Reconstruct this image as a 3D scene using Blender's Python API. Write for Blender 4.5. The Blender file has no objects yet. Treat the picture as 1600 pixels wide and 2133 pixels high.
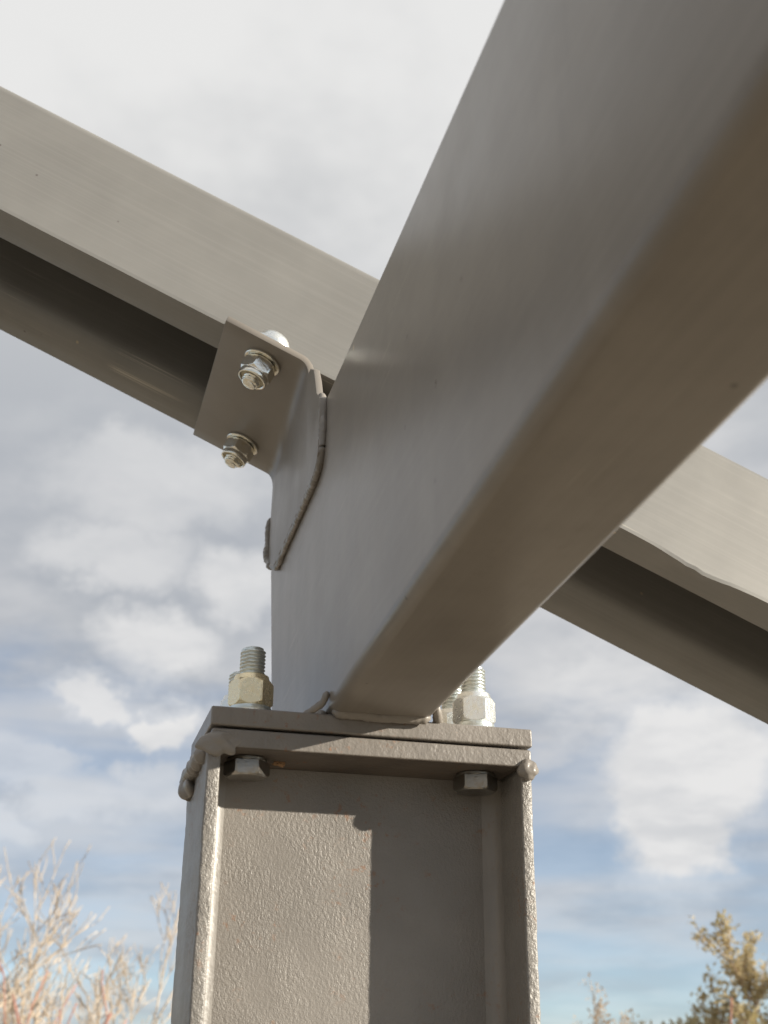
import bpy, bmesh, math, random
from mathutils import Vector, Matrix, noise
random.seed(7)
scene = bpy.context.scene
COL = scene.collection
H = 1.90                                   # height of the column's top plate above the ground
UP = Vector((0, 0, H))

# ------------------------------------------------------------------ camera
CAM = Vector((-0.07937, -0.70482, -0.18645)) + UP
RGT = Vector((0.96698999, -0.25461301, 0.01012834))
DWN = Vector((0.11220127, 0.38976668, -0.91405296))
FWD = Vector((0.22878208, 0.88501647, 0.40546838))
cam = bpy.data.cameras.new('camera')
cam.sensor_fit = 'VERTICAL'; cam.sensor_height = 36.0; cam.sensor_width = 27.0
cam.lens = 2541.85 / 2133.0 * 36.0
cam.clip_start = 0.02; cam.clip_end = 6000
cam.dof.use_dof = True; cam.dof.focus_distance = 0.84; cam.dof.aperture_fstop = 13.0
co = bpy.data.objects.new('camera', cam); COL.objects.link(co)
M = Matrix((RGT, -DWN, -FWD)).transposed().to_4x4(); M.translation = CAM
co.matrix_world = M
scene.camera = co

def view_dir(x, y):
    return (RGT * ((x - 800) / 2541.85) + DWN * ((y - 1066.5) / 2541.85) + FWD).normalized()

# ------------------------------------------------------------------ light and exposure
SUN = Vector((0.84529745, -0.46848917, 0.25688542)).normalized()
sl = bpy.data.lights.new('sun', 'SUN'); sl.energy = 5.0; sl.angle = math.radians(0.53); sl.color = (1.0, 0.93, 0.80)
so = bpy.data.objects.new('sun', sl); COL.objects.link(so)
so.rotation_euler = SUN.to_track_quat('Z', 'Y').to_euler()
vs = scene.view_settings
vs.view_transform = 'Standard'; vs.look = 'None'; vs.exposure = 0.9; vs.gamma = 1.0; vs.use_curve_mapping = False
scene.cycles.max_bounces = 6; scene.cycles.diffuse_bounces = 3; scene.cycles.glossy_bounces = 3
scene.cycles.caustics_reflective = True; scene.cycles.blur_glossy = 0.6
scene.cycles.adaptive_threshold = 0.018

# ------------------------------------------------------------------ node helper
class NT:
    def __init__(s, tree):
        s.t = tree; s.n = tree.nodes; s.l = tree.links
    def node(s, typ, ins=None, **kw):
        n = s.n.new(typ)
        for k, v in kw.items(): setattr(n, k, v)
        for k, v in (ins or {}).items(): s.put(n.inputs[k], v)
        return n
    def put(s, sock, v):
        if isinstance(v, bpy.types.NodeSocket): s.l.new(v, sock)
        elif isinstance(v, (tuple, list, Vector)) and sock.type == 'RGBA' and len(v) == 3: sock.default_value = (*v, 1)
        else: sock.default_value = v
    def math(s, op, a, b=0.0, clamp=False):
        n = s.n.new('ShaderNodeMath'); n.operation = op; n.use_clamp = clamp
        s.put(n.inputs[0], a); s.put(n.inputs[1], b); return n.outputs[0]
    def vmath(s, op, a, b=None):
        n = s.n.new('ShaderNodeVectorMath'); n.operation = op
        s.put(n.inputs[0], a)
        if b is not None: s.put(n.inputs[1], b)
        return n.outputs['Value'] if op in ('LENGTH', 'DOT_PRODUCT', 'DISTANCE') else n.outputs[0]
    def step(s, v, lo, hi, a=0.0, b=1.0):
        n = s.n.new('ShaderNodeMapRange'); n.interpolation_type = 'SMOOTHSTEP'
        s.put(n.inputs['Value'], v); n.inputs['From Min'].default_value = lo; n.inputs['From Max'].default_value = hi
        n.inputs['To Min'].default_value = a; n.inputs['To Max'].default_value = b
        return n.outputs['Result']
    def noise(s, vec, scale, detail=4, rough=0.55, dist=0.0, col=False):
        n = s.node('ShaderNodeTexNoise', {'Vector': vec, 'Scale': scale, 'Detail': detail, 'Roughness': rough, 'Distortion': dist})
        return n.outputs['Color'] if col else n.outputs[0]
    def mix(s, f, a, b):
        n = s.n.new('ShaderNodeMix'); n.data_type = 'RGBA'
        s.put(n.inputs[0], f); s.put(n.inputs[6], a); s.put(n.inputs[7], b); return n.outputs[2]
    def scale(s, vec, xyz):
        return s.vmath('MULTIPLY', vec, xyz)

# ------------------------------------------------------------------ sky
def build_world():
    w = bpy.data.worlds.new('World'); scene.world = w; w.use_nodes = True
    t = NT(w.node_tree); t.n.clear()
    sky = t.node('ShaderNodeTexSky', sky_type='NISHITA', sun_disc=False)
    sky.sun_elevation = math.asin(SUN.z); sky.sun_rotation = math.atan2(SUN.x, SUN.y)
    sky.altitude = 1500; sky.air_density = 0.7; sky.dust_density = 0.0; sky.ozone_density = 3.5
    d = t.node('ShaderNodeTexCoord').outputs['Generated']
    sep = t.node('ShaderNodeSeparateXYZ', {0: d})
    z = sep.outputs[2]
    zz = t.math('MAXIMUM', z, 0.0)
    inv = t.math('DIVIDE', 1.0, t.math('ADD', zz, 0.16))
    p = t.node('ShaderNodeCombineXYZ', {0: t.math('MULTIPLY', sep.outputs[0], inv), 1: t.math('MULTIPLY', sep.outputs[1], inv), 2: t.math('MULTIPLY', zz, 0.6)}).outputs[0]
    big = t.noise(p, 1.3, 2, 0.5)
    mid = t.noise(p, 3.4, 5, 0.58)
    # a closed deck of cloud overhead that breaks up towards the horizon
    n1 = t.math('ADD', t.math('MULTIPLY', big, 0.55), t.math('MULTIPLY', mid, 0.45))
    cover = t.math('ADD', n1, t.step(z, 0.06, 0.42, -0.20, 0.42))
    deck = t.step(cover, 0.46, 0.78)
    # thin streaks low down
    st = t.noise(t.scale(d, (3.0, 3.0, 17.0)), 1.6, 3, 0.5)
    streak = t.math('MULTIPLY', t.step(st, 0.32, 0.70, 0.34, 0.82), 1.0)
    # separate cumulus heaps standing in known directions
    wob = t.vmath('MULTIPLY', t.vmath('SUBTRACT', t.noise(t.scale(d, (1, 1, 1.25)), 15.0, 6, 0.62, col=True), (0.5, 0.5, 0.5)), (0.085, 0.085, 0.080))
    dw = t.vmath('ADD', d, wob)
    heap = None; soft = None
    blobs = [(1460, 1590, 0.105, 1.3, 1.0), (1410, 1700, 0.068, 1.0, 1.0), (1560, 1530, 0.10, 1.5, 0.9), (1280, 1430, 0.08, 1.7, 0.65),
             (330, 1345, 0.058, 1.5, 0.85), (205, 1452, 0.048, 2.0, 0.95), (335, 1505, 0.040, 1.5, 1.0), (60, 1590, 0.06, 2.0, 0.7),
             (300, 1635, 0.050, 1.4, 0.75), (150, 1640, 0.05, 1.8, 0.6), (0, 1720, 0.03, 1.6, 0.65), (500, 1225, 0.045, 1.2, 0.9), (300, 1010, 0.10, 2.4, 0.5), (250, 1160, 0.08, 2.4, 0.6)]
    for (bx_, by_, r, sq, den) in blobs:
        c = view_dir(bx_, by_)
        off = t.scale(t.vmath('SUBTRACT', dw, tuple(c)), (1.0, 1.0, sq))
        m = t.step(t.math('DIVIDE', t.vmath('LENGTH', off), r), 1.08, 0.50, 0.0, den)
        heap = m if heap is None else t.math('MAXIMUM', heap, m)
    cl = t.math('MAXIMUM', t.math('MAXIMUM', deck, streak), heap)
    # brightness of the cloud itself: thick grey bellies, thin bright parts
    tone = t.noise(p, 2.0, 5, 0.55)
    lum = t.step(tone, 0.36, 0.64)
    high = t.step(z, 0.36, 0.64)
    grey = t.mix(lum, (0.305, 0.322, 0.350), (0.445, 0.448, 0.458))
    ccol = t.mix(high, grey, t.mix(lum, (0.415, 0.421, 0.429), (0.580, 0.578, 0.572)))
    ccol = t.mix(t.math('MULTIPLY', heap, t.step(mid, 0.34, 0.60, 0.55, 1.0)), ccol, (0.570, 0.565, 0.560))
    skyc = t.node('ShaderNodeHueSaturation', {'Color': t.vmath('MULTIPLY', sky.outputs[0], (1.10, 1.15, 1.02)), 'Saturation': 0.74, 'Value': 0.92}).outputs[0]
    b1 = t.node('ShaderNodeBackground', {'Color': skyc, 'Strength': 0.084})
    b2 = t.node('ShaderNodeBackground', {'Color': ccol, 'Strength': 0.77})
    mx = t.node('ShaderNodeMixShader', {0: t.math('MULTIPLY', cl, 0.97), 1: b1.outputs[0], 2: b2.outputs[0]})
    w.cycles.sampling_method = 'MANUAL'; w.cycles.sample_map_resolution = 512
    out = t.node('ShaderNodeOutputWorld', {0: mx.outputs[0]})
build_world()

# ------------------------------------------------------------------ materials
def new_mat(name):
    m = bpy.data.materials.new(name); m.use_nodes = True
    t = NT(m.node_tree); t.n.clear()
    b = t.n.new('ShaderNodeBsdfPrincipled')
    o = t.node('ShaderNodeOutputMaterial', {0: b.outputs[0]})
    co_ = t.n.new('ShaderNodeTexCoord').outputs['Object']
    return m, t, b, co_

def paint(name, base, rough=0.4, bump=0.0, bscale=400, rust=0.0, scratch=None, speck=True, spec=0.5, mott=0.08, grime=0.0, metal=0.0, chips=False, streak=0.0, sk=0.5, dots=0.80, rvar=0.22):
    """taupe enamel on steel; bump is the height in metres of the orange peel or pitting"""
    m, t, b, c = new_mat(name)
    lo = tuple(v * (1 - mott) for v in base); hi = tuple(min(1, v * (1 + mott)) for v in base)
    colr = t.mix(t.step(t.noise(c, 14, 3, 0.6), 0.3, 0.7), lo, hi)
    if grime:
        g = t.step(t.noise(t.scale(c, (1, 1, 0.35)), 45, 6, 0.65, 0.6), 0.56, 0.78)
        colr = t.mix(t.math('MULTIPLY', g, grime), colr, tuple(v * w for v, w in zip(base, (0.62, 0.55, 0.46))))
    if speck:
        v = t.node('ShaderNodeTexVoronoi', {'Vector': c, 'Scale': 48.0, 'Randomness': 1.0})
        pick = t.step(t.node('ShaderNodeSeparateColor', {0: v.outputs['Color']}).outputs[0], dots, dots + 0.02)
        dot = t.math('MULTIPLY', t.step(v.outputs['Distance'], 0.075, 0.04), pick)
        colr = t.mix(t.math('MULTIPLY', dot, 0.75), colr, (0.07, 0.055, 0.05))
    if chips:
        v = t.node('ShaderNodeTexVoronoi', {'Vector': c, 'Scale': 21.0, 'Randomness': 1.0})
        pick = t.step(t.node('ShaderNodeSeparateColor', {0: v.outputs['Color']}).outputs[1], 0.72, 0.74)
        wv = t.math('ADD', v.outputs['Distance'], t.math('MULTIPLY', t.noise(c, 260, 2), 0.05))
        colr = t.mix(t.math('MULTIPLY', t.math('MULTIPLY', t.step(wv, 0.075, 0.055), pick), 0.7), colr, (0.52, 0.42, 0.26))
    if streak:
        dv_ = t.noise(t.scale(c, (70, 70, 5)), 1.0, 3, 0.6)
        dg = t.step(t.noise(c, 7, 2), 0.42, 0.66)
        colr = t.mix(t.math('MULTIPLY', t.math('MULTIPLY', t.step(dv_, 0.50, 0.74), dg), streak), colr, tuple(v * 0.72 for v in base))
    rgh = t.math('ADD', t.math('MULTIPLY', t.noise(c, 24, 4, 0.65), rvar), rough - rvar / 2)
    if scratch:
        sv = t.scale(c, scratch)
        sc = t.noise(sv, 1.0, 2, 0.5, 0.0)
        gate = t.step(t.noise(c, 6, 3), 0.54, 0.68)
        s = t.math('MULTIPLY', t.step(sc, 0.645, 0.70), gate)
        colr = t.mix(t.math('MULTIPLY', s, sk), colr, (0.62, 0.57, 0.47))
        sv2 = t.noise(t.scale(c, tuple(x * 0.6 for x in scratch)), 2.3, 4, 0.6)
        colr = t.mix(t.math('MULTIPLY', t.step(sv2, 0.42, 0.72), 0.22), colr, tuple(min(1, v * 1.35) for v in base))
    if rust:
        r1 = t.noise(c, 210, 5, 0.65); r2 = t.noise(c, 24, 4, 0.6)
        rm = t.math('MULTIPLY', t.step(r1, 0.57, 0.65), t.step(r2, 0.49, 0.62))
        rm = t.math('MULTIPLY', rm, rust, True)
        colr = t.mix(rm, colr, t.mix(t.noise(c, 500, 3), (0.13, 0.060, 0.032), (0.27, 0.135, 0.065)))
        rgh = t.math('ADD', rgh, t.math('MULTIPLY', rm, 0.3))
    t.put(b.inputs['Base Color'], colr); t.put(b.inputs['Roughness'], rgh)
    b.inputs['Specular IOR Level'].default_value = spec; b.inputs['Metallic'].default_value = metal
    if bump:
        h1 = t.noise(c, bscale, 1, 0.5); h2 = t.noise(t.scale(c, (1.0, 1.0, 0.72)), bscale * 0.42, 2, 0.55)
        h = t.math('ADD', t.math('MULTIPLY', h1, 0.4), t.math('MULTIPLY', h2, 0.9))
        h = t.math('MULTIPLY', h, t.step(t.noise(c, 36, 2), 0.30, 0.66, 0.60, 1.10))
        bp = t.node('ShaderNodeBump', {'Height': h, 'Distance': bump, 'Strength': 1.0})
        t.put(b.inputs['Normal'], bp.outputs[0])
    return m

def zinc(name, base=(0.74, 0.76, 0.75), rough=0.22, tint=(0.80, 0.70, 0.46), metal=0.86):
    m, t, b, c = new_mat(name)
    k = t.step(t.noise(c, 170, 4, 0.6), 0.45, 0.72)
    t.put(b.inputs['Base Color'], t.mix(t.math('MULTIPLY', k, 0.5), base, tint))
    b.inputs['Metallic'].default_value = metal
    t.put(b.inputs['Roughness'], t.math('ADD', t.math('MULTIPLY', t.noise(c, 330, 4, 0.6), 0.22), rough - 0.08))
    bp = t.node('ShaderNodeBump', {'Height': t.noise(c, 420, 4, 0.6), 'Distance': 0.00022, 'Strength': 1.0})
    t.put(b.inputs['Normal'], bp.outputs[0])
    return m

TAUPE = (0.205, 0.182, 0.157)
M_BEAM = paint('beam_enamel', TAUPE, rough=0.30, bump=0.00005, bscale=150, spec=0.20, mott=0.08, chips=True, streak=0.30, scratch=(240, 2.0, 240), sk=0.16, dots=0.62, rvar=0.10)
M_RAFT = paint('rafter_enamel', (0.212, 0.204, 0.190), rough=0.50, bump=0.00005, bscale=160, scratch=(2.2, 420, 420), spec=0.5, mott=0.05, metal=0.36, chips=True, dots=0.70)
M_CLIP = paint('clip_enamel', TAUPE, rough=0.40, bump=0.00008, bscale=200, speck=False, mott=0.05)
M_COLW = paint('column_rough_paint', (0.180, 0.163, 0.145), rough=0.48, bump=0.00062, bscale=1250, rust=0.6, mott=0.10, spec=0.5, speck=False)
M_COLF = paint('flange_rough_paint', (0.190, 0.174, 0.156), rough=0.46, bump=0.0010, bscale=1050, rust=0.7, mott=0.10, spec=0.6, speck=False)
M_FILL = paint('fillet_paint', (0.200, 0.182, 0.162), rough=0.42, bump=0.0003, bscale=500, rust=0.3, mott=0.10, spec=0.5, speck=False)
M_PLATE = paint('plate_paint', (0.180, 0.161, 0.143), rough=0.40, bump=0.00060, bscale=560, rust=0.8, mott=0.12, spec=0.5, grime=0.5)
M_SHADE = paint('shaded_rusty_underside', (0.085, 0.068, 0.054), rough=0.62, bump=0.0005, bscale=420, rust=0.9, mott=0.3, speck=False, grime=0.6)  # shade below the cap plate put into a dark base colour, plus rust
M_WELD = paint('weld_paint', (0.205, 0.184, 0.162), rough=0.34, bump=0.0010, bscale=300, rust=0.12, mott=0.12, speck=False)
M_ZINC = zinc('zinc_plate', (0.80, 0.82, 0.81), 0.26, (0.80, 0.76, 0.62))
M_ZTHR = zinc('zinc_thread', (0.66, 0.70, 0.69), 0.30, (0.62, 0.60, 0.50))
M_ZYEL = zinc('zinc_yellow_tinge', (0.84, 0.82, 0.75), 0.14, (0.78, 0.66, 0.42), 1.0)
M_ZGOLD = zinc('zinc_gold_reflection', (0.86, 0.74, 0.50), 0.26, (0.90, 0.70, 0.40), 0.8)  # gold colour stands in for a warm reflection on the front left nut
M_HEAD = zinc('zinc_shaded_head', (0.30, 0.285, 0.26), 0.30, (0.24, 0.18, 0.12), 1.0)  # painted zinc, darkened to carry the shade under the plates
def plain(name, col, rough=0.6, var=0.25, sc=40):
    m, t, b, c = new_mat(name)
    t.put(b.inputs['Base Color'], t.mix(t.noise(c, sc, 4), tuple(v * (1 - var) for v in col), tuple(min(1, v * (1 + var)) for v in col)))
    b.inputs['Roughness'].default_value = rough
    return m
M_NYLON = plain('nylon_ring', (0.45, 0.40, 0.28), 0.5, 0.1)
M_RUST = plain('rust_flake', (0.24, 0.14, 0.07), 0.9, 0.4, 600)

# ------------------------------------------------------------------ mesh helpers
def link(name, me, mat, parent=None, smooth=False):
    o = bpy.data.objects.new(name, me); COL.objects.link(o)
    if mat: me.materials.append(mat)
    if parent: o.parent = parent
    if smooth:
        for p in me.polygons: p.use_smooth = True
    return o
def from_bm(name, bm, mat, parent=None, smooth=False):
    bmesh.ops.recalc_face_normals(bm, faces=bm.faces)
    me = bpy.data.meshes.new(name); bm.to_mesh(me); bm.free()
    return link(name, me, mat, parent, smooth)
def thing(name, label, cat, loc=(0, 0, 0), group=None, mat4=None):
    o = bpy.data.objects.new(name, None); COL.objects.link(o); o.empty_display_size = 0.05
    if mat4 is not None: o.matrix_world = mat4
    else: o.location = loc
    tag(o, label, cat, group); return o
def tag(o, label, cat, group=None):
    o['label'] = label; o['category'] = cat
    if group: o['group'] = group
def bevel(o, w, seg=3, ang=35):
    b = o.modifiers.new('bevel', 'BEVEL'); b.width = w; b.segments = seg; b.limit_method = 'ANGLE'; b.angle_limit = math.radians(ang)
    b.harden_normals = False
    for p in o.data.polygons: p.use_smooth = True
    wn = o.modifiers.new('wn', 'WEIGHTED_NORMAL'); wn.keep_sharp = False
    return o
def box(bm, x0, x1, y0, y1, z0, z1):
    v = [bm.verts.new((x, y, z)) for x in (x0, x1) for y in (y0, y1) for z in (z0, z1)]
    for f in ((0, 1, 3, 2), (4, 6, 7, 5), (0, 4, 5, 1), (2, 3, 7, 6), (0, 2, 6, 4), (1, 5, 7, 3)):
        bm.faces.new([v[i] for i in f])
def prism(bm, pts, vec):
    """pts: list of Vectors (closed loop), extruded by vec"""
    a = [bm.verts.new(p) for p in pts]; b = [bm.verts.new(p + vec) for p in pts]
    bm.faces.new(a); bm.faces.new(b[::-1]); n = len(a)
    for i in range(n):
        bm.faces.new((a[i], a[(i + 1) % n], b[(i + 1) % n], b[i]))
def lumpy(name, path, r, mat, parent, seed=0, jit=0.28, lump=0.0045, flat=1.0, up=Vector((0, 0, 1)), closed_ends=True):
    """weld bead: a rippled, uneven tube along a path of points"""
    pts = []
    for i in range(len(path) - 1):
        a, b = Vector(path[i]), Vector(path[i + 1]); n = max(2, int((b - a).length / 0.0011))
        for k in range(n): pts.append(a.lerp(b, k / n))
    pts.append(Vector(path[-1]))
    N = len(pts)
    for _ in range(3):
        q = pts[:]
        for i in range(1, N - 1): q[i] = (pts[i - 1] + pts[i] * 2 + pts[i + 1]) / 4
        pts = q
    bm = bmesh.new(); S = 12; rings = []
    for i, p in enumerate(pts):
        tdir = (pts[min(i + 1, N - 1)] - pts[max(i - 1, 0)]).normalized()
        x = tdir.orthogonal().normalized() if abs(tdir.dot(up)) > 0.95 else tdir.cross(up).normalized()
        y = x.cross(tdir).normalized()
        e = min(i, N - 1 - i) * 0.0011
        cap = math.sqrt(max(0.04, min(1.0, (e + 0.0003) / r))) if closed_ends else 1.0
        rip = 1 + 0.035 * math.sin(i * 0.0011 / lump * 6.283 + seed)
        big = 1 + jit * noise.noise(p * 95 + Vector((seed, 0, 0)))
        ring = []
        for k in range(S):
            an = 6.28318 * k / S
            rr = r * cap * rip * big * (1 + 0.16 * noise.noise(p * 330 + Vector((math.cos(an), math.sin(an), seed))))
            ring.append(bm.verts.new(p + x * (math.cos(an) * rr) + y * (math.sin(an) * rr * flat)))
        rings.append(ring)
    for a, b in zip(rings, rings[1:]):
        for k in range(S): bm.faces.new((a[k], a[(k + 1) % S], b[(k + 1) % S], b[k]))
    bm.faces.new(rings[0]); bm.faces.new(rings[-1][::-1])
    return from_bm(name, bm, mat, parent, True)
def blob(name, c, rad, mat, parent, seed=0, amp=0.22, freq=120):
    bm = bmesh.new(); bmesh.ops.create_icosphere(bm, subdivisions=4, radius=1.0)
    c = Vector(c)
    for v in bm.verts:
        d = v.co.copy()
        k = 1 + amp * noise.noise(Vector((d.x * rad[0], d.y * rad[1], d.z * rad[2])) * freq + Vector((seed, seed, 0)))
        v.co = c + Vector((d.x * rad[0], d.y * rad[1], d.z * rad[2])) * k
    return from_bm(name, bm, mat, parent, True)

# ------------------------------------------------------------------ ground
def ground():
    bm = bmesh.new()
    xs = [-3000, -900, -300, -120, -60, -30] + [i * 2 for i in range(-10, 11)] + [30, 60, 120, 300, 900, 3000]
    g = {}
    for i, x in enumerate(xs):
        for j, y in enumerate(xs):
            r = math.hypot(x, y)
            z = 0.06 * noise.noise(Vector((x * 0.12, y * 0.12, 0))) * min(1, r / 6) if r < 60 else 0
            g[i, j] = bm.verts.new((x, y, z - 0.002 if r > 1 else -0.002))
    for i in range(len(xs) - 1):
        for j in range(len(xs) - 1):
            bm.faces.new((g[i, j], g[i + 1, j], g[i + 1, j + 1], g[i, j + 1]))
    m, t, b, c = new_mat('dry_grass_and_dirt')
    n1 = t.noise(c, 0.6, 6, 0.6); n2 = t.noise(c, 11, 6, 0.65)
    colr = t.mix(t.step(n1, 0.35, 0.65), (0.29, 0.25, 0.195), (0.35, 0.31, 0.245))
    colr = t.mix(t.step(n2, 0.4, 0.7), colr, (0.20, 0.17, 0.135))
    t.put(b.inputs['Base Color'], colr); b.inputs['Roughness'].default_value = 0.95
    t.put(b.inputs['Normal'], t.node('ShaderNodeBump', {'Height': n2, 'Distance': 0.03, 'Strength': 0.8}).outputs[0])
    o = from_bm('ground', bm, m, None, True); o['kind'] = 'structure'
ground()

# ------------------------------------------------------------------ column (wide-flange section, 200 x 100)
T1, T2 = 0.0117, 0.0129
ZC = -T1 - T2                              # top of the column section, underside of the cap plate
YF, YB = 0.0030, 0.1020
YM = (YF + YB) / 2
def column():
    c = thing('steel_column', 'rough taupe painted steel column of I section under the bolted joint', 'column', (0, 0, 0))
    def flange(x0, x1, seed):
        # rolled plate with worn, slightly wandering edges
        bm = bmesh.new(); nz = 150; prof = []
        r = 0.0014
        for (cx, cy, a0) in ((x1 - r, YF + r, -90), (x1 - r, YB - r, 0), (x0 + r, YB - r, 90), (x0 + r, YF + r, 180)):
            for k in range(4):
                a = math.radians(a0 + 30 * k); prof.append((cx + r * math.cos(a), cy + r * math.sin(a)))
        rings = []
        for i in range(nz + 1):
            z = (H + ZC) - (0.42 * i / 120 if i <= 120 else 0.42 + (H + ZC - 0.42 - 0.012) * (i - 120) / 30)
            ring = []
            for (x, y) in prof:
                k = Vector((x * 60 + seed, y * 60, z * 60))
                ring.append(bm.verts.new((x + 0.00035 * noise.noise(k * 4) + 0.0004 * noise.noise(k), y + 0.00035 * noise.noise(k * 4 + Vector((9, 0, 0))), z)))
            rings.append(ring)
        n = len(prof)
        for a, b in zip(rings, rings[1:]):
            for k in range(n): bm.faces.new((a[k], a[(k + 1) % n], b[(k + 1) % n], b[k]))
        bm.faces.new(rings[0]); bm.faces.new(rings[-1])
        return from_bm('flange', bm, M_COLF, c, True)
    flange(-0.0007, 0.0073, 1.0)
    flange(0.1924, 0.1998, 5.0)
    # web, and the smooth root fillets where it meets the flanges
    xl, xr, hw, r = 0.0073, 0.1924, 0.0030, 0.0108
    bm = bmesh.new(); box(bm, xl - 0.001, xr + 0.001, YM - hw, YM + hw, 0.012, H + ZC - 0.0002)
    from_bm('web', bm, M_COLW, c)
    for (x, sx) in ((xl, 1), (xr, -1)):
        for sy in (-1, 1):
            pts = [Vector((x - 0.0012 * sx, YM + sy * (hw - 0.0012), 0.0125))]
            for k in range(10):
                an = math.radians(90 * k / 9)
                rr = r
                pts.append(Vector((x + sx * (r - rr * math.cos(an)), YM + sy * (hw + r - rr * math.sin(an)), 0.0125)))
            # run-out: the fillet meets the web in a thin feathered edge
            pts[-1].y -= sy * 0.0002
            bm = bmesh.new(); prism(bm, pts, Vector((0, 0, H + ZC - 0.0130)))
            f = from_bm('root_fillet', bm, M_FILL, c, True); f.modifiers.new('es', 'EDGE_SPLIT').split_angle = math.radians(40)
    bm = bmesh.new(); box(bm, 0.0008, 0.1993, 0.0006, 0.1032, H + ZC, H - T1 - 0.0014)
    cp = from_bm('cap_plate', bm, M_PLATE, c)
    cp.data.materials.append(M_SHADE)
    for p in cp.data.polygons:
        if p.normal.z < -0.9: p.material_index = 1  # underside takes the darker rusty colour that stands in for shade
    bevel(cp, 0.0016, 3)
    bm = bmesh.new(); box(bm, -0.05, 0.25, -0.05, 0.155, -0.004, 0.012)
    bevel(from_bm('foot_plate', bm, M_PLATE, c), 0.0016)
    z = H + ZC
    # the welds that hold the cap plate on
    lumpy('weld_bead', [(-0.0015, 0.012, z - 0.001), (-0.0028, 0.05, z - 0.003), (-0.0030, 0.085, z - 0.003), (-0.0018, 0.104, z - 0.002)], 0.0046, M_WELD, c, 3, 0.6)
    blob('weld_bead', (0.0062, 0.0022, z + 0.0022), (0.0125, 0.0034, 0.0068), M_WELD, c, 2, 0.5, 170)
    blob('weld_bead', (-0.0024, 0.0775, z - 0.0085), (0.0055, 0.0140, 0.0085), M_WELD, c, 6, 0.5, 150)
    blob('weld_bead', (0.1963, 0.0012, z - 0.0012), (0.0064, 0.0048, 0.0062), M_WELD, c, 4, 0.3, 220)
    lumpy('weld_bead', [(0.2005, 0.012, z - 0.002), (0.2012, 0.06, z - 0.002), (0.2005, 0.1, z - 0.002)], 0.0050, M_WELD, c, 8, 0.4)
    # a flake of old rust left under the plate
    blob('rust_flake', (0.0465, 0.030, z - 0.0008), (0.0034, 0.0016, 0.0020), M_RUST, c, 1, 0.7, 900)
    return c
column()

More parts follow.
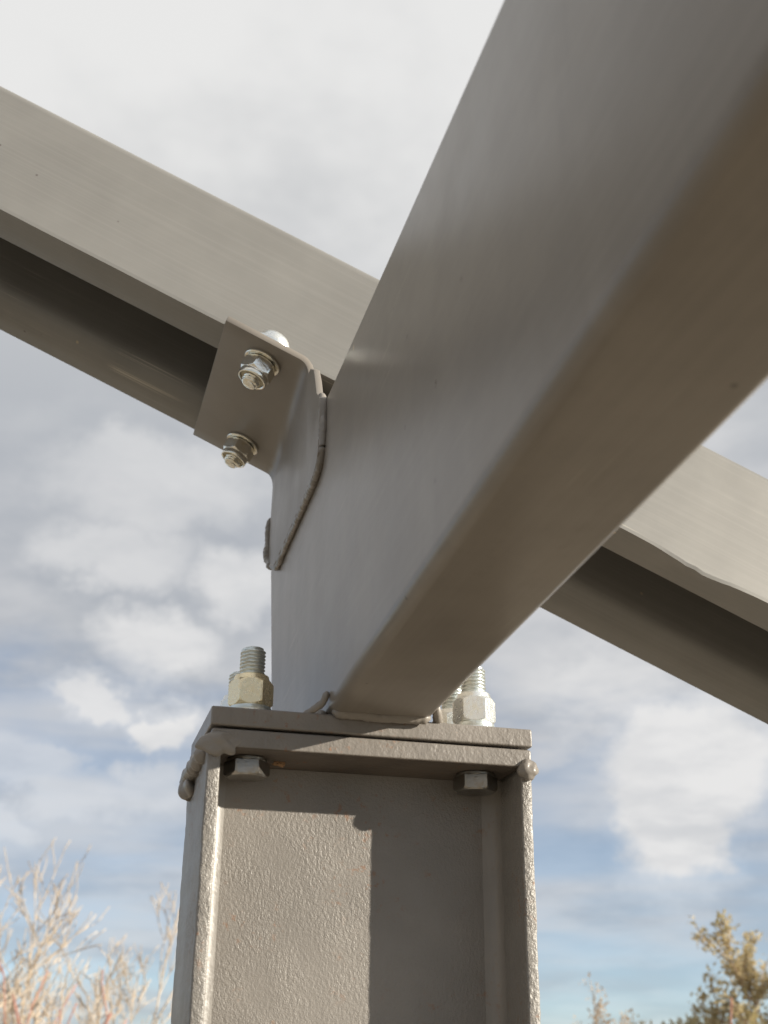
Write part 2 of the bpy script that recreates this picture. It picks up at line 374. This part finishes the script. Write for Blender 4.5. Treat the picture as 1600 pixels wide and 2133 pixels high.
# ------------------------------------------------------------------ beam
BX, BW, BY = 0.06956, 0.0655, -0.04495
AW = Vector((-math.sin(BY), math.cos(BY), 0))         # away along the beam
NR = Vector((math.cos(BY), math.sin(BY), 0))           # across the beam, to the right
B0 = Vector((BX, 0, 0)) + UP
def bp(s, z, x=0.0): return B0 + AW * s + NR * x + Vector((0, 0, z))
def topz(s): return 0.2414 + 0.12 * s
def beam():
    b = thing('tapered_beam', 'big smooth taupe tapered box beam reaching overhead from the column top', 'beam', (0, 0, 0))
    R = 0.0076; K = 6
    def section(sb, st, n_round=True):
        """closed loop of the section whose bottom is at sb and whose top is at st"""
        zt = topz(st); loop = []
        for (cx, cz, a0) in ((BW - R, R, -90), (BW - R, zt - R, 0), (R, zt - R, 90), (R, R, 180)):
            for k in range(K + 1):
                a = math.radians(a0 + 90 * k / K); x = cx + R * math.cos(a); z = cz + R * math.sin(a)
                loop.append(bp(sb + (st - sb) * z / zt, z, x))
        return loop
    bm = bmesh.new(); rings = []
    st = [(-1.45, -1.45), (-1.0, -1.0), (-0.6, -0.6), (-0.37, -0.37), (-0.2, -0.2), (-0.05, -0.05), (0.06, 0.08), (0.16, 0.22), (0.262, 0.376)]
    for sb, s2 in st: rings.append([bm.verts.new(p) for p in section(sb, s2)])
    n = len(rings[0])
    for a, c in zip(rings, rings[1:]):
        for k in range(n): bm.faces.new((a[k], a[(k + 1) % n], c[(k + 1) % n], c[k]))
    bm.faces.new(rings[0]); bm.faces.new(rings[-1])
    o = from_bm('box_body', bm, M_BEAM, b, True)
    o.modifiers.new('es', 'EDGE_SPLIT').split_angle = math.radians(40)
    # bolted base plate under the beam
    bm = bmesh.new(); box(bm, -0.0004, 0.2, 0.0, 0.1036, H - T1, H - 0.0003)
    pl = from_bm('base_plate', bm, M_PLATE, b); bevel(pl, 0.0013, 3)
    # welds between beam and base plate
    lumpy('weld_bead', [bp(-0.0035, 0.0125, -0.0012), bp(-0.001, 0.006, -0.0035), bp(0.002, 0.0008, -0.0105), bp(0.004, -0.0015, -0.0150)], 0.0023, M_CLIP, b, 2, 0.5)
    lumpy('weld_bead', [bp(-0.0015, 0.0006, 0.002), bp(-0.0020, -0.0006, 0.030), bp(-0.0015, 0.0006, 0.063)], 0.0036, M_CLIP, b, 5, 0.10)
    lumpy('weld_bead', [bp(-0.003, 0.010, BW + 0.0004), bp(0.000, 0.0035, BW + 0.0024), bp(0.008, 0.0006, BW + 0.0046), bp(0.05, 0.0010, BW + 0.0030), bp(0.098, 0.001, BW + 0.003)], 0.0029, M_CLIP, b, 7, 0.3)
    lumpy('weld_bead', [bp(0.010, 0.0012, -0.0022), bp(0.05, 0.001, -0.002), bp(0.10, 0.001, -0.002)], 0.0034, M_WELD, b, 9, 0.3)
    # bent clip plate: stands against the beam's side, folded out under the rafter
    O = 0.0052
    def leg(s, z): return bp(s, z, -O)
    RB = Vector((0.0782, 0.19, 0.305)) + UP
    def tabp(u, a, n=0.0): return RB + RU * u + RA * a + RN * n
    bm = bmesh.new()
    stations = []
    for k in range(13):
        f = k / 12; a = -0.078 + 0.2112 * f; s = 0.19 + a
        zb = 0.1905 + (0.204 - 0.1905) * max(0, (s - 0.087)) / 0.2
        if s > 0.285: zb = 0.204 + (s - 0.285) * 0.55
        uo = -0.0792 - 0.0122 * f
        top = tabp(-0.0138, a)
        zc = 0.3085 - 0.0075
        row = [tabp(uo, a), tabp(uo * 0.55, a), top]
        e = leg(s + 0.004 * f, zc - 0.003)
        corner = tabp(-0.0066, a)
        for q in (0.2, 0.4, 0.6, 0.8):                       # the fold
            row.append(top * ((1 - q) ** 2) + corner * (2 * q * (1 - q)) + e * (q * q))
        row += [e, leg(s + 0.008 * f, zb + 0.04), leg(s + 0.008 * f, zb)]
        stations.append([bm.verts.new(p) for p in row])
    for r0, r1 in zip(stations, stations[1:]):
        for k in range(len(r0) - 1): bm.faces.new((r0[k], r0[k + 1], r1[k + 1], r1[k]))
    e0, m0, l0 = stations[0][-3], stations[0][-2], stations[0][-1]
    ex = [bm.verts.new(leg(s, z)) for s, z in ((0.092, 0.1920), (0.072, 0.1890), (0.056, 0.1910), (0.047, 0.198), (0.044, 0.232), (0.046, 0.2410), (0.054, 0.2465), (0.064, 0.255), (0.074, 0.272), (0.085, 0.2865), (0.099, 0.2955))]
    bm.faces.new([l0] + ex + [e0, m0])
    me_o = from_bm('clip_plate', bm, M_CLIP, b, False)
    # make sure the sheet thickens upwards / towards the beam, whichever way the normals came out
    f0 = me_o.data.polygons[0]
    sd = me_o.modifiers.new('thick', 'SOLIDIFY'); sd.thickness = 0.0052; sd.offset = -1 if f0.normal.dot(RN) < 0 else 1
    bv = me_o.modifiers.new('bevel', 'BEVEL'); bv.width = 0.0006; bv.segments = 2; bv.limit_method = 'ANGLE'; bv.angle_limit = math.radians(50)
    for p in me_o.data.polygons: p.use_smooth = True
    me_o.modifiers.new('es', 'EDGE_SPLIT').split_angle = math.radians(38)
    lumpy('weld_bead', [bp(0.058, 0.2500, -0.002), bp(0.0490, 0.238, -0.002), bp(0.0455, 0.220, -0.002), bp(0.0470, 0.202, -0.002), bp(0.056, 0.1920, -0.002), bp(0.068, 0.1900, -0.002), bp(0.092, 0.1910, -0.002), bp(0.19, 0.197, -0.002), bp(0.285, 0.2025, -0.002), bp(0.318, 0.216, -0.0025)], 0.0030, M_WELD, me_o, 12, 0.36)
    lumpy('weld_bead', [bp(0.318, 0.214, -0.0040), bp(0.334, 0.228, -0.0050), bp(0.340, 0.255, -0.0046), bp(0.338, 0.272, -0.0036)], 0.0040, M_WELD, me_o, 19, 0.55)
    return b

# rafter frame: u runs down the roof slope to the right, a away from the camera, n up out of the roof
RU = Vector((0.90977328, -0.0409188, -0.41308382)); RA = Vector((0.04493149, 0.99899007, 0)); RN = RU.cross(RA)
beam()

# ------------------------------------------------------------------ rafter (hat channel, open side down)
def rafter():
    u = (RU - 0.016 * RA).normalized(); a = (RA + 0.016 * RU).normalized(); n = u.cross(a)
    M4 = Matrix((u, a, n)).transposed().to_4x4(); M4.translation = Vector((0.0782, 0.19, 0.305)) + UP
    L0, L1, N = -2.0, 1.15, 420
    prof = []
    def corner(c, a0, a1, r, k=5):
        for i in range(k + 1):
            t = math.radians(a0 + (a1 - a0) * i / k); prof.append((c[0] + r * math.cos(t), c[1] + r * math.sin(t)))
    nb, nt, fi, fo = 0.0062, 0.1440, -0.0265, 0.0865
    prof += [(-0.0680, nb), (-0.060, nb), (-0.050, nb)]
    corner((fi - 0.0032, nb + 0.0032), -90, 0, 0.0032, 4)
    corner((fi + 0.0085, nt - 0.0085), 180, 90, 0.0085)
    corner((fo - 0.0085, nt - 0.0085), 90, 0, 0.0085)
    prof.append((fo, 0.045))
    corner((fo + 0.024, nb + 0.024), 180, 270, 0.024, 9)
    prof += [(0.1265, nb)]
    bm = bmesh.new(); rings = []
    for i in range(N + 1):
        x = L0 + (L1 - L0) * i / N; ring = []
        for j, (y, z) in enumerate(prof):
            dz = dy = 0.0
            if j < 3:                                       # the bruised edge on the right-hand run
                g = math.exp(-((x - 0.345) / 0.030) ** 2) * (1.0, 0.55, 0.2)[j]
                jag = 1 + 0.25 * noise.noise(Vector((x * 90, 0, 0)))
                dz = -0.0042 * g * jag; dy = 0.0010 * g * noise.noise(Vector((x * 140, 3, 0)))
                dz += 0.0004 * noise.noise(Vector((x * 14, 1, 0))) * (1, .5, .2)[j]
            wob = 0.0006 * noise.noise(Vector((x * 5, y * 20, z * 20)))
            ring.append(bm.verts.new((x, y + dy + wob, z + dz)))
        rings.append(ring)
    for r0, r1 in zip(rings, rings[1:]):
        for k in range(len(prof) - 1): bm.faces.new((r0[k], r1[k], r1[k + 1], r0[k + 1]))
    me = bpy.data.meshes.new('hat_channel_rafter'); bm.normal_update(); bm.to_mesh(me); bm.free()
    o = link('hat_channel_rafter', me, M_RAFT, None, True); o.matrix_world = M4
    # profile surface is the outside; the sheet thickens inwards
    up_n = [p for p in me.polygons if abs(p.normal.z) > 0.9 and p.center.z > 0.1][0].normal.z
    sd = o.modifiers.new('thick', 'SOLIDIFY'); sd.thickness = 0.0030; sd.offset = -1 if up_n > 0 else 1
    o.modifiers.new('es', 'EDGE_SPLIT').split_angle = math.radians(45)
    tag(o, 'long sloping taupe hat channel rafter crossing behind the box beam', 'rafter')
    return o
rafter()

# ------------------------------------------------------------------ bolts
def ring_mesh(name, rows, mat, parent, S=72, rad=None, smooth=False, split=30):
    """rows: (radius, height, hexflag); closed surface of revolution, hex where flagged"""
    bm = bmesh.new(); rings = []
    for (r, z, hx) in rows:
        ring = []
        for k in range(S):
            an = 6.2831853 * k / S
            rr = r
            if hx:
                q = ((an + math.pi / 6) % (math.pi / 3)) - math.pi / 6
                rr = min(r, hx / math.cos(q))
            ring.append(bm.verts.new((rr * math.cos(an), rr * math.sin(an), z)))
        rings.append(ring)
    for a, b in zip(rings, rings[1:]):
        for k in range(S): bm.faces.new((a[k], a[(k + 1) % S], b[(k + 1) % S], b[k]))
    bm.faces.new(rings[0]); bm.faces.new(rings[-1])
    o = from_bm(name, bm, mat, parent, True)
    o.modifiers.new('es', 'EDGE_SPLIT').split_angle = math.radians(split)
    return o
def thread_mesh(name, r, z0, z1, pitch, amp, mat, parent, S=40, per=7):
    bm = bmesh.new(); rings = []; n = int((z1 - z0) / pitch * per)
    for i in range(n + 1):
        z = z0 + (z1 - z0) * i / n; ring = []
        fade = min(1.0, (z1 - z) / (pitch * 0.9))
        for k in range(S):
            an = 6.2831853 * k / S
            ph = (z / pitch - k / S) % 1.0
            tri = abs(ph * 2 - 1)
            rr = r - amp * (1 - tri) ** 1.2 - (1 - fade) * 0.0016
            ring.append(bm.verts.new((rr * math.cos(an), rr * math.sin(an), z)))
        rings.append(ring)
    for a, b in zip(rings, rings[1:]):
        for k in range(S): bm.faces.new((a[k], a[(k + 1) % S], b[(k + 1) % S], b[k]))
    bm.faces.new(rings[0]); bm.faces.new(rings[-1])
    o = from_bm(name, bm, mat, parent, True)
    o.modifiers.new('es', 'EDGE_SPLIT').split_angle = math.radians(55)
    return o
def hex_rows(z0, z1, af, R, ch=0.0022, k=5, both=True):
    """hexagon whose corners are turned off in a cone"""
    rows = []
    ap = af / 2
    if both:
        for i in range(k): f = i / k; rows.append((ap * 0.985 + (R - ap * 0.985) * f, z0 + ch * f, ap))
    else: rows.append((R, z0, ap))
    rows.append((R, z0 + ch if both else z0 + 0.0004, ap)); rows.append((R, z1 - ch, ap))
    for i in range(1, k + 1): f = i / k; rows.append((R - (R - ap * 0.985) * f, z1 - ch + ch * f, ap))
    return rows
def anchor_bolt(x, y, rot, label, top=0.0445, mat_nut=M_ZINC, tw=0.0):
    o = thing('plate_bolt', label, 'bolt', Vector((x, y, H)), 'bolts through the stacked plates')
    o.rotation_euler = (0, 0, 0)
    def part(p): p.rotation_euler = (0, 0, rot); return p
    AF, R = 0.0240, 0.0139
    part(ring_mesh('washer', [(0.0088, 0.0, 0), (0.0163, 0.0, 0), (0.0168, 0.0006, 0), (0.0168, 0.0022, 0), (0.0162, 0.0028, 0), (0.0088, 0.0028, 0)], M_ZINC, o))
    part(ring_mesh('lock_washer', [(0.0085, 0.0030, 0), (0.0128, 0.0030, 0), (0.0130, 0.0034, 0), (0.0130, 0.0062, 0), (0.0126, 0.0066, 0), (0.0085, 0.0066, 0)], M_ZTHR, o))
    nut = part(ring_mesh('nut', hex_rows(0.0068, 0.0232, AF, R, 0.0021) + [(0.0113, 0.0234, 0), (0.0106, 0.0262, 0), (0.0082, 0.0264, 0)], mat_nut, o, S=96))
    part(thread_mesh('threaded_shank', 0.0081, -0.004, top, 0.00231, 0.00105, M_ZTHR, o))
    zb = ZC
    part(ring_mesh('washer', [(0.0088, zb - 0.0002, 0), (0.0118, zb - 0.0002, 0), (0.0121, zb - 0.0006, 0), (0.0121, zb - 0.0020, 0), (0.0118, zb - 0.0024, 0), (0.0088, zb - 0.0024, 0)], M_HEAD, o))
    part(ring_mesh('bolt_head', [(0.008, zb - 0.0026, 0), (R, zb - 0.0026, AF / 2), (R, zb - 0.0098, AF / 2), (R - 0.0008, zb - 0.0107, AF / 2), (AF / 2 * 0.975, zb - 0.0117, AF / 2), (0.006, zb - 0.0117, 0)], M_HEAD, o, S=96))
    return o
A = math.radians
anchor_bolt(0.0262, 0.0270, A(-98), 'zinc bolt and nut at the front left of the plates, beside the grey beam side', mat_nut=M_ZGOLD)
anchor_bolt(0.0262, 0.0765, A(-70), 'zinc bolt at the rear left, mostly hidden behind the front left nut', 0.0425)
anchor_bolt(0.1712, 0.0270, A(-107), 'gleaming sunlit bolt and nut at the front right of the plates, clear of the beam')
anchor_bolt(0.1712, 0.0710, A(-95), 'zinc bolt at the rear right, half hidden between beam and sunlit nut', 0.0440)

def rafter_bolt(uu, aa, rot, label):
    # local z points down out of the clip plate
    zax = -RN; xax = RU; yax = zax.cross(xax)
    M4 = Matrix((xax, yax, zax)).transposed().to_4x4()
    M4 = M4 @ Matrix.Diagonal((1.22, 1.22, 1.22, 1)); M4.translation = Vector((0.0782, 0.19, 0.305)) + UP + RU * uu + RA * aa
    o = thing('rafter_bolt', label, 'bolt', group='lock nut bolts under the rafter', mat4=M4)
    def part(p): p.rotation_euler = (0, 0, rot); return p
    AF, R = 0.0200, 0.0116
    part(ring_mesh('washer', [(0.0068, 0.0002, 0), (0.0124, 0.0002, 0), (0.0128, 0.0006, 0), (0.0128, 0.0018, 0), (0.0124, 0.0022, 0), (0.0068, 0.0024, 0)], M_ZYEL, o))
    rows = hex_rows(0.0026, 0.0126, AF, R, 0.0014) + [(0.0098, 0.0130, 0), (0.0100, 0.0136, 0), (0.0100, 0.0158, 0), (0.0096, 0.0166, 0), (0.0089, 0.0168, 0), (0.0084, 0.0163, 0), (0.0082, 0.0150, 0), (0.0066, 0.0148, 0)]
    nut = part(ring_mesh('lock_nut', rows, M_ZYEL, o, S=96, split=34))
    ring_mesh('nylon_ring', [(0.0062, 0.0148, 0), (0.0081, 0.0150, 0), (0.0080, 0.0156, 0), (0.0062, 0.0156, 0)], M_NYLON, nut)
    part(thread_mesh('threaded_shank', 0.0061, 0.013, 0.0212, 0.00195, 0.0008, M_ZYEL, o))
    # round head standing on the rafter's flange, above the clip
    hd = ring_mesh('bolt_head', [(0.006, -0.0093, 0), (0.0146, -0.0093, 0), (0.0148, -0.0098, 0), (0.0148, -0.0116, 0), (0.0142, -0.0122, 0), (0.0112, -0.0124, 0), (0.0111, -0.0150, 0), (0.0105, -0.0178, 0), (0.0088, -0.0199, 0), (0.0056, -0.0212, 0), (0.002, -0.0217, 0)], M_ZINC, o, S=64, split=40)
    return o
rafter_bolt(-0.0421, -0.0491, A(14), 'upper lock nut bolt under the clip, its round head white on the rafter edge')
rafter_bolt(-0.0421, 0.0986, A(14), 'lower lock nut bolt at the clip edge, hanging against the sky')

# ------------------------------------------------------------------ trees and shrubs
def tube(bm, pts, rads, S=5):
    rings = []
    for i, p in enumerate(pts):
        d = (pts[min(i + 1, len(pts) - 1)] - pts[max(i - 1, 0)]).normalized()
        x = d.orthogonal().normalized(); y = d.cross(x)
        rings.append([bm.verts.new(p + (x * math.cos(6.2832 * k / S) + y * math.sin(6.2832 * k / S)) * rads[i]) for k in range(S)])
    for a, b in zip(rings, rings[1:]):
        for k in range(S): bm.faces.new((a[k], a[(k + 1) % S], b[(k + 1) % S], b[k]))
    bm.faces.new(rings[-1])
def bark(name, c1, c2):
    m, t, b, c = new_mat(name)
    t.put(b.inputs['Base Color'], t.mix(t.step(t.noise(c, 9, 4, 0.6), 0.35, 0.65), c1, c2)); b.inputs['Roughness'].default_value = 0.85
    return m
def leafmat(name, c1, c2):
    m, t, b, c = new_mat(name)
    colr = t.mix(t.step(t.noise(c, 5, 4, 0.7), 0.35, 0.65), c1, c2)
    t.put(b.inputs['Base Color'], colr); b.inputs['Roughness'].default_value = 0.7
    tr = t.node('ShaderNodeBsdfTranslucent', {'Color': colr})
    mx = t.node('ShaderNodeMixShader', {0: 0.42, 1: b.outputs[0], 2: tr.outputs[0]})
    out = [n for n in t.n if n.type == 'OUTPUT_MATERIAL'][0]; t.put(out.inputs[0], mx.outputs[0])
    return m
def shrub(name, label, cat, px, dist, top_px, lean, spread, levels, n_stem, mat, seed, r0=0.02, leaf=None, nleaf=0, lsize=0.03, group=None, stemfrac=0.35, twig=1.0, bud=None, xr=(0, 1600), pct=0.01):
    """px: image column of the base; dist: metres; top_px: image row the crown reaches"""
    rnd = random.Random(seed)
    d = view_dir(px, 2100); hd = Vector((d.x, d.y, 0)).normalized()
    base = Vector((CAM.x, CAM.y, 0)) + hd * dist
    dt = view_dir(px, top_px); top = CAM.z + dist * dt.z / math.hypot(dt.x, dt.y)
    o = thing(name, label, cat, base, group)
    tr = bmesh.new(); cr = bmesh.new(); tips = []
    def grow(bm_, p, dr, length, r, lev):
        n = 5 if lev > 1 else 4; pts = [p]; rads = [r]; q = p.copy(); v = dr.copy()
        for i in range(n):
            v = (v + Vector((rnd.gauss(0, .13), rnd.gauss(0, .13), rnd.gauss(0.05, .09)))).normalized()
            q = q + v * (length / n); pts.append(q.copy()); rads.append(max(0.0042 * twig, r * (1 - 0.55 * (i + 1) / n)))
        tube(bm_, pts, rads, 6 if lev == levels else 4)
        if lev <= 1: tips.append((pts[-1], v.copy()))
        if lev <= 1 and leaf: tips.extend([(pts[k], v.copy()) for k in range(1, n)])
        if lev > 0:
            kids = rnd.choice((2, 3, 4)) if lev > 1 else rnd.choice((2, 3, 4))
            for k in range(kids):
                f = rnd.uniform(0.25, 1.0); i = min(n - 1, int(f * n)); pp = pts[i].lerp(pts[i + 1], f * n - i)
                side = Vector((rnd.gauss(0, 1), rnd.gauss(0, 1), rnd.gauss(0, 0.5))); side = (side - v * side.dot(v)).normalized()
                dd = (v + side * rnd.uniform(0.45, 0.95) * spread + Vector((0, 0, 0.22))).normalized()
                grow(cr, pp, dd, length * rnd.uniform(0.45, 0.72), rads[i] * rnd.uniform(0.6, 0.85), lev - 1)
    for k in range(n_stem):
        an = rnd.uniform(0, 6.283)
        dr = (Vector((math.cos(an) * 0.45 * spread, math.sin(an) * 0.45 * spread, 1)) + RGT * lean).normalized()
        grow(tr, Vector((math.cos(an) * 0.08, math.sin(an) * 0.08, -0.05)), dr, top * stemfrac * rnd.uniform(0.8, 1.25), r0 * rnd.uniform(0.7, 1.1), levels)
    # stretch the whole plant so that the crown reaches its height
    zs = sorted(v.co.z for v in cr.verts); k = top / zs[int(len(zs) * 0.985)]
    lo_, hi_ = 0.4, 4.0
    vv = [v.co.copy() for v in list(cr.verts)[::3]]
    for _ in range(14 if xr else 0):                                     # size the plant by how tall its crown stands in the view
        k = (lo_ + hi_) / 2; ys = []
        for q in vv:
            w_ = base + q * k - CAM; dz_ = w_.dot(FWD)
            if dz_ > 0.3 and xr[0] < 800 + 2541.85 * w_.dot(RGT) / dz_ < xr[1]: ys.append(1066.5 + 2541.85 * w_.dot(DWN) / dz_)
        ys.sort()
        if ys and ys[int(len(ys) * pct)] < top_px: hi_ = k
        else: lo_ = k
    for v in list(tr.verts) + list(cr.verts): v.co = Vector((v.co.x * k, v.co.y * k, v.co.z * k))
    from_bm('trunk', tr, mat, o, True); from_bm('crown', cr, bud or mat, o, True)
    if leaf:
        lm = bmesh.new()
        for i in range(nleaf):
            p, v = rnd.choice(tips); p = p * k + Vector((rnd.gauss(0, .022), rnd.gauss(0, .022), rnd.gauss(0, .02)))
            ax = (v * 0.7 + Vector((rnd.gauss(0, .6), rnd.gauss(0, .6), rnd.gauss(0, .6)))).normalized()
            wd = ax.orthogonal().normalized(); wd.rotate(Matrix.Rotation(rnd.uniform(0, 6.28), 3, ax)); l = lsize * rnd.uniform(0.6, 1.3); w_ = l * 0.24
            nn = ax.cross(wd) * (w_ * 0.35)
            vs_ = [lm.verts.new(x) for x in (p, p + ax * l * 0.5 + wd * w_ + nn, p + ax * l, p + ax * l * 0.5 - wd * w_ + nn)]
            lm.faces.new((vs_[0], vs_[1], vs_[2])); lm.faces.new((vs_[0], vs_[2], vs_[3]))
        lo = from_bm('leaves', lm, leaf, o); lo['kind'] = 'stuff'
    return o
B_PALE = bark('pale_bark', (0.34, 0.27, 0.20), (0.54, 0.45, 0.35))
B_RED = bark('red_bark', (0.33, 0.15, 0.11), (0.46, 0.24, 0.18))
B_BROWN = bark('brown_bark', (0.30, 0.21, 0.14), (0.42, 0.31, 0.21))
L_OLIVE = leafmat('olive_leaf', (0.36, 0.30, 0.15), (0.54, 0.44, 0.26))
L_TAN = leafmat('tan_leaf', (0.40, 0.29, 0.19), (0.50, 0.38, 0.26))
shrub('bare_tree', 'pale bare branching tree fanning up at the lower left', 'tree', 0, 6.2, 1885, 0.06, 0.95, 5, 11, B_PALE, 9, 0.018, stemfrac=0.40, twig=0.45, xr=(0, 330), pct=0.025)
shrub('twiggy_bush', 'low reddish leafless bush close to the left side of the column', 'bush', 235, 5.0, 2050, 0.10, 0.9, 3, 5, B_RED, 11, 0.012, stemfrac=0.45, twig=0.7, xr=(60, 360))
shrub('leafy_tree', 'olive leaved tree in the lower right corner', 'tree', 1770, 7.0, 1955, 0.0, 0.8, 5, 8, B_BROWN, 23, 0.024, L_OLIVE, 50000, 0.034, stemfrac=0.40, twig=0.5, xr=(1300, 1600))
shrub('tan_bush', 'faint pinkish tan bush low down, just right of the column', 'bush', 1160, 8.0, 2098, 0.0, 0.5, 4, 6, B_PALE, 31, 0.014, L_TAN, 6000, 0.03, stemfrac=0.42, twig=0.5, xr=(1100, 1300))
shrub('thin_sapling', 'thin reddish sapling stem left of the olive leaved tree', 'sapling', 1330, 5.5, 2090, 0.04, 0.4, 1, 1, B_RED, 5, 0.010, stemfrac=0.9, xr=None)
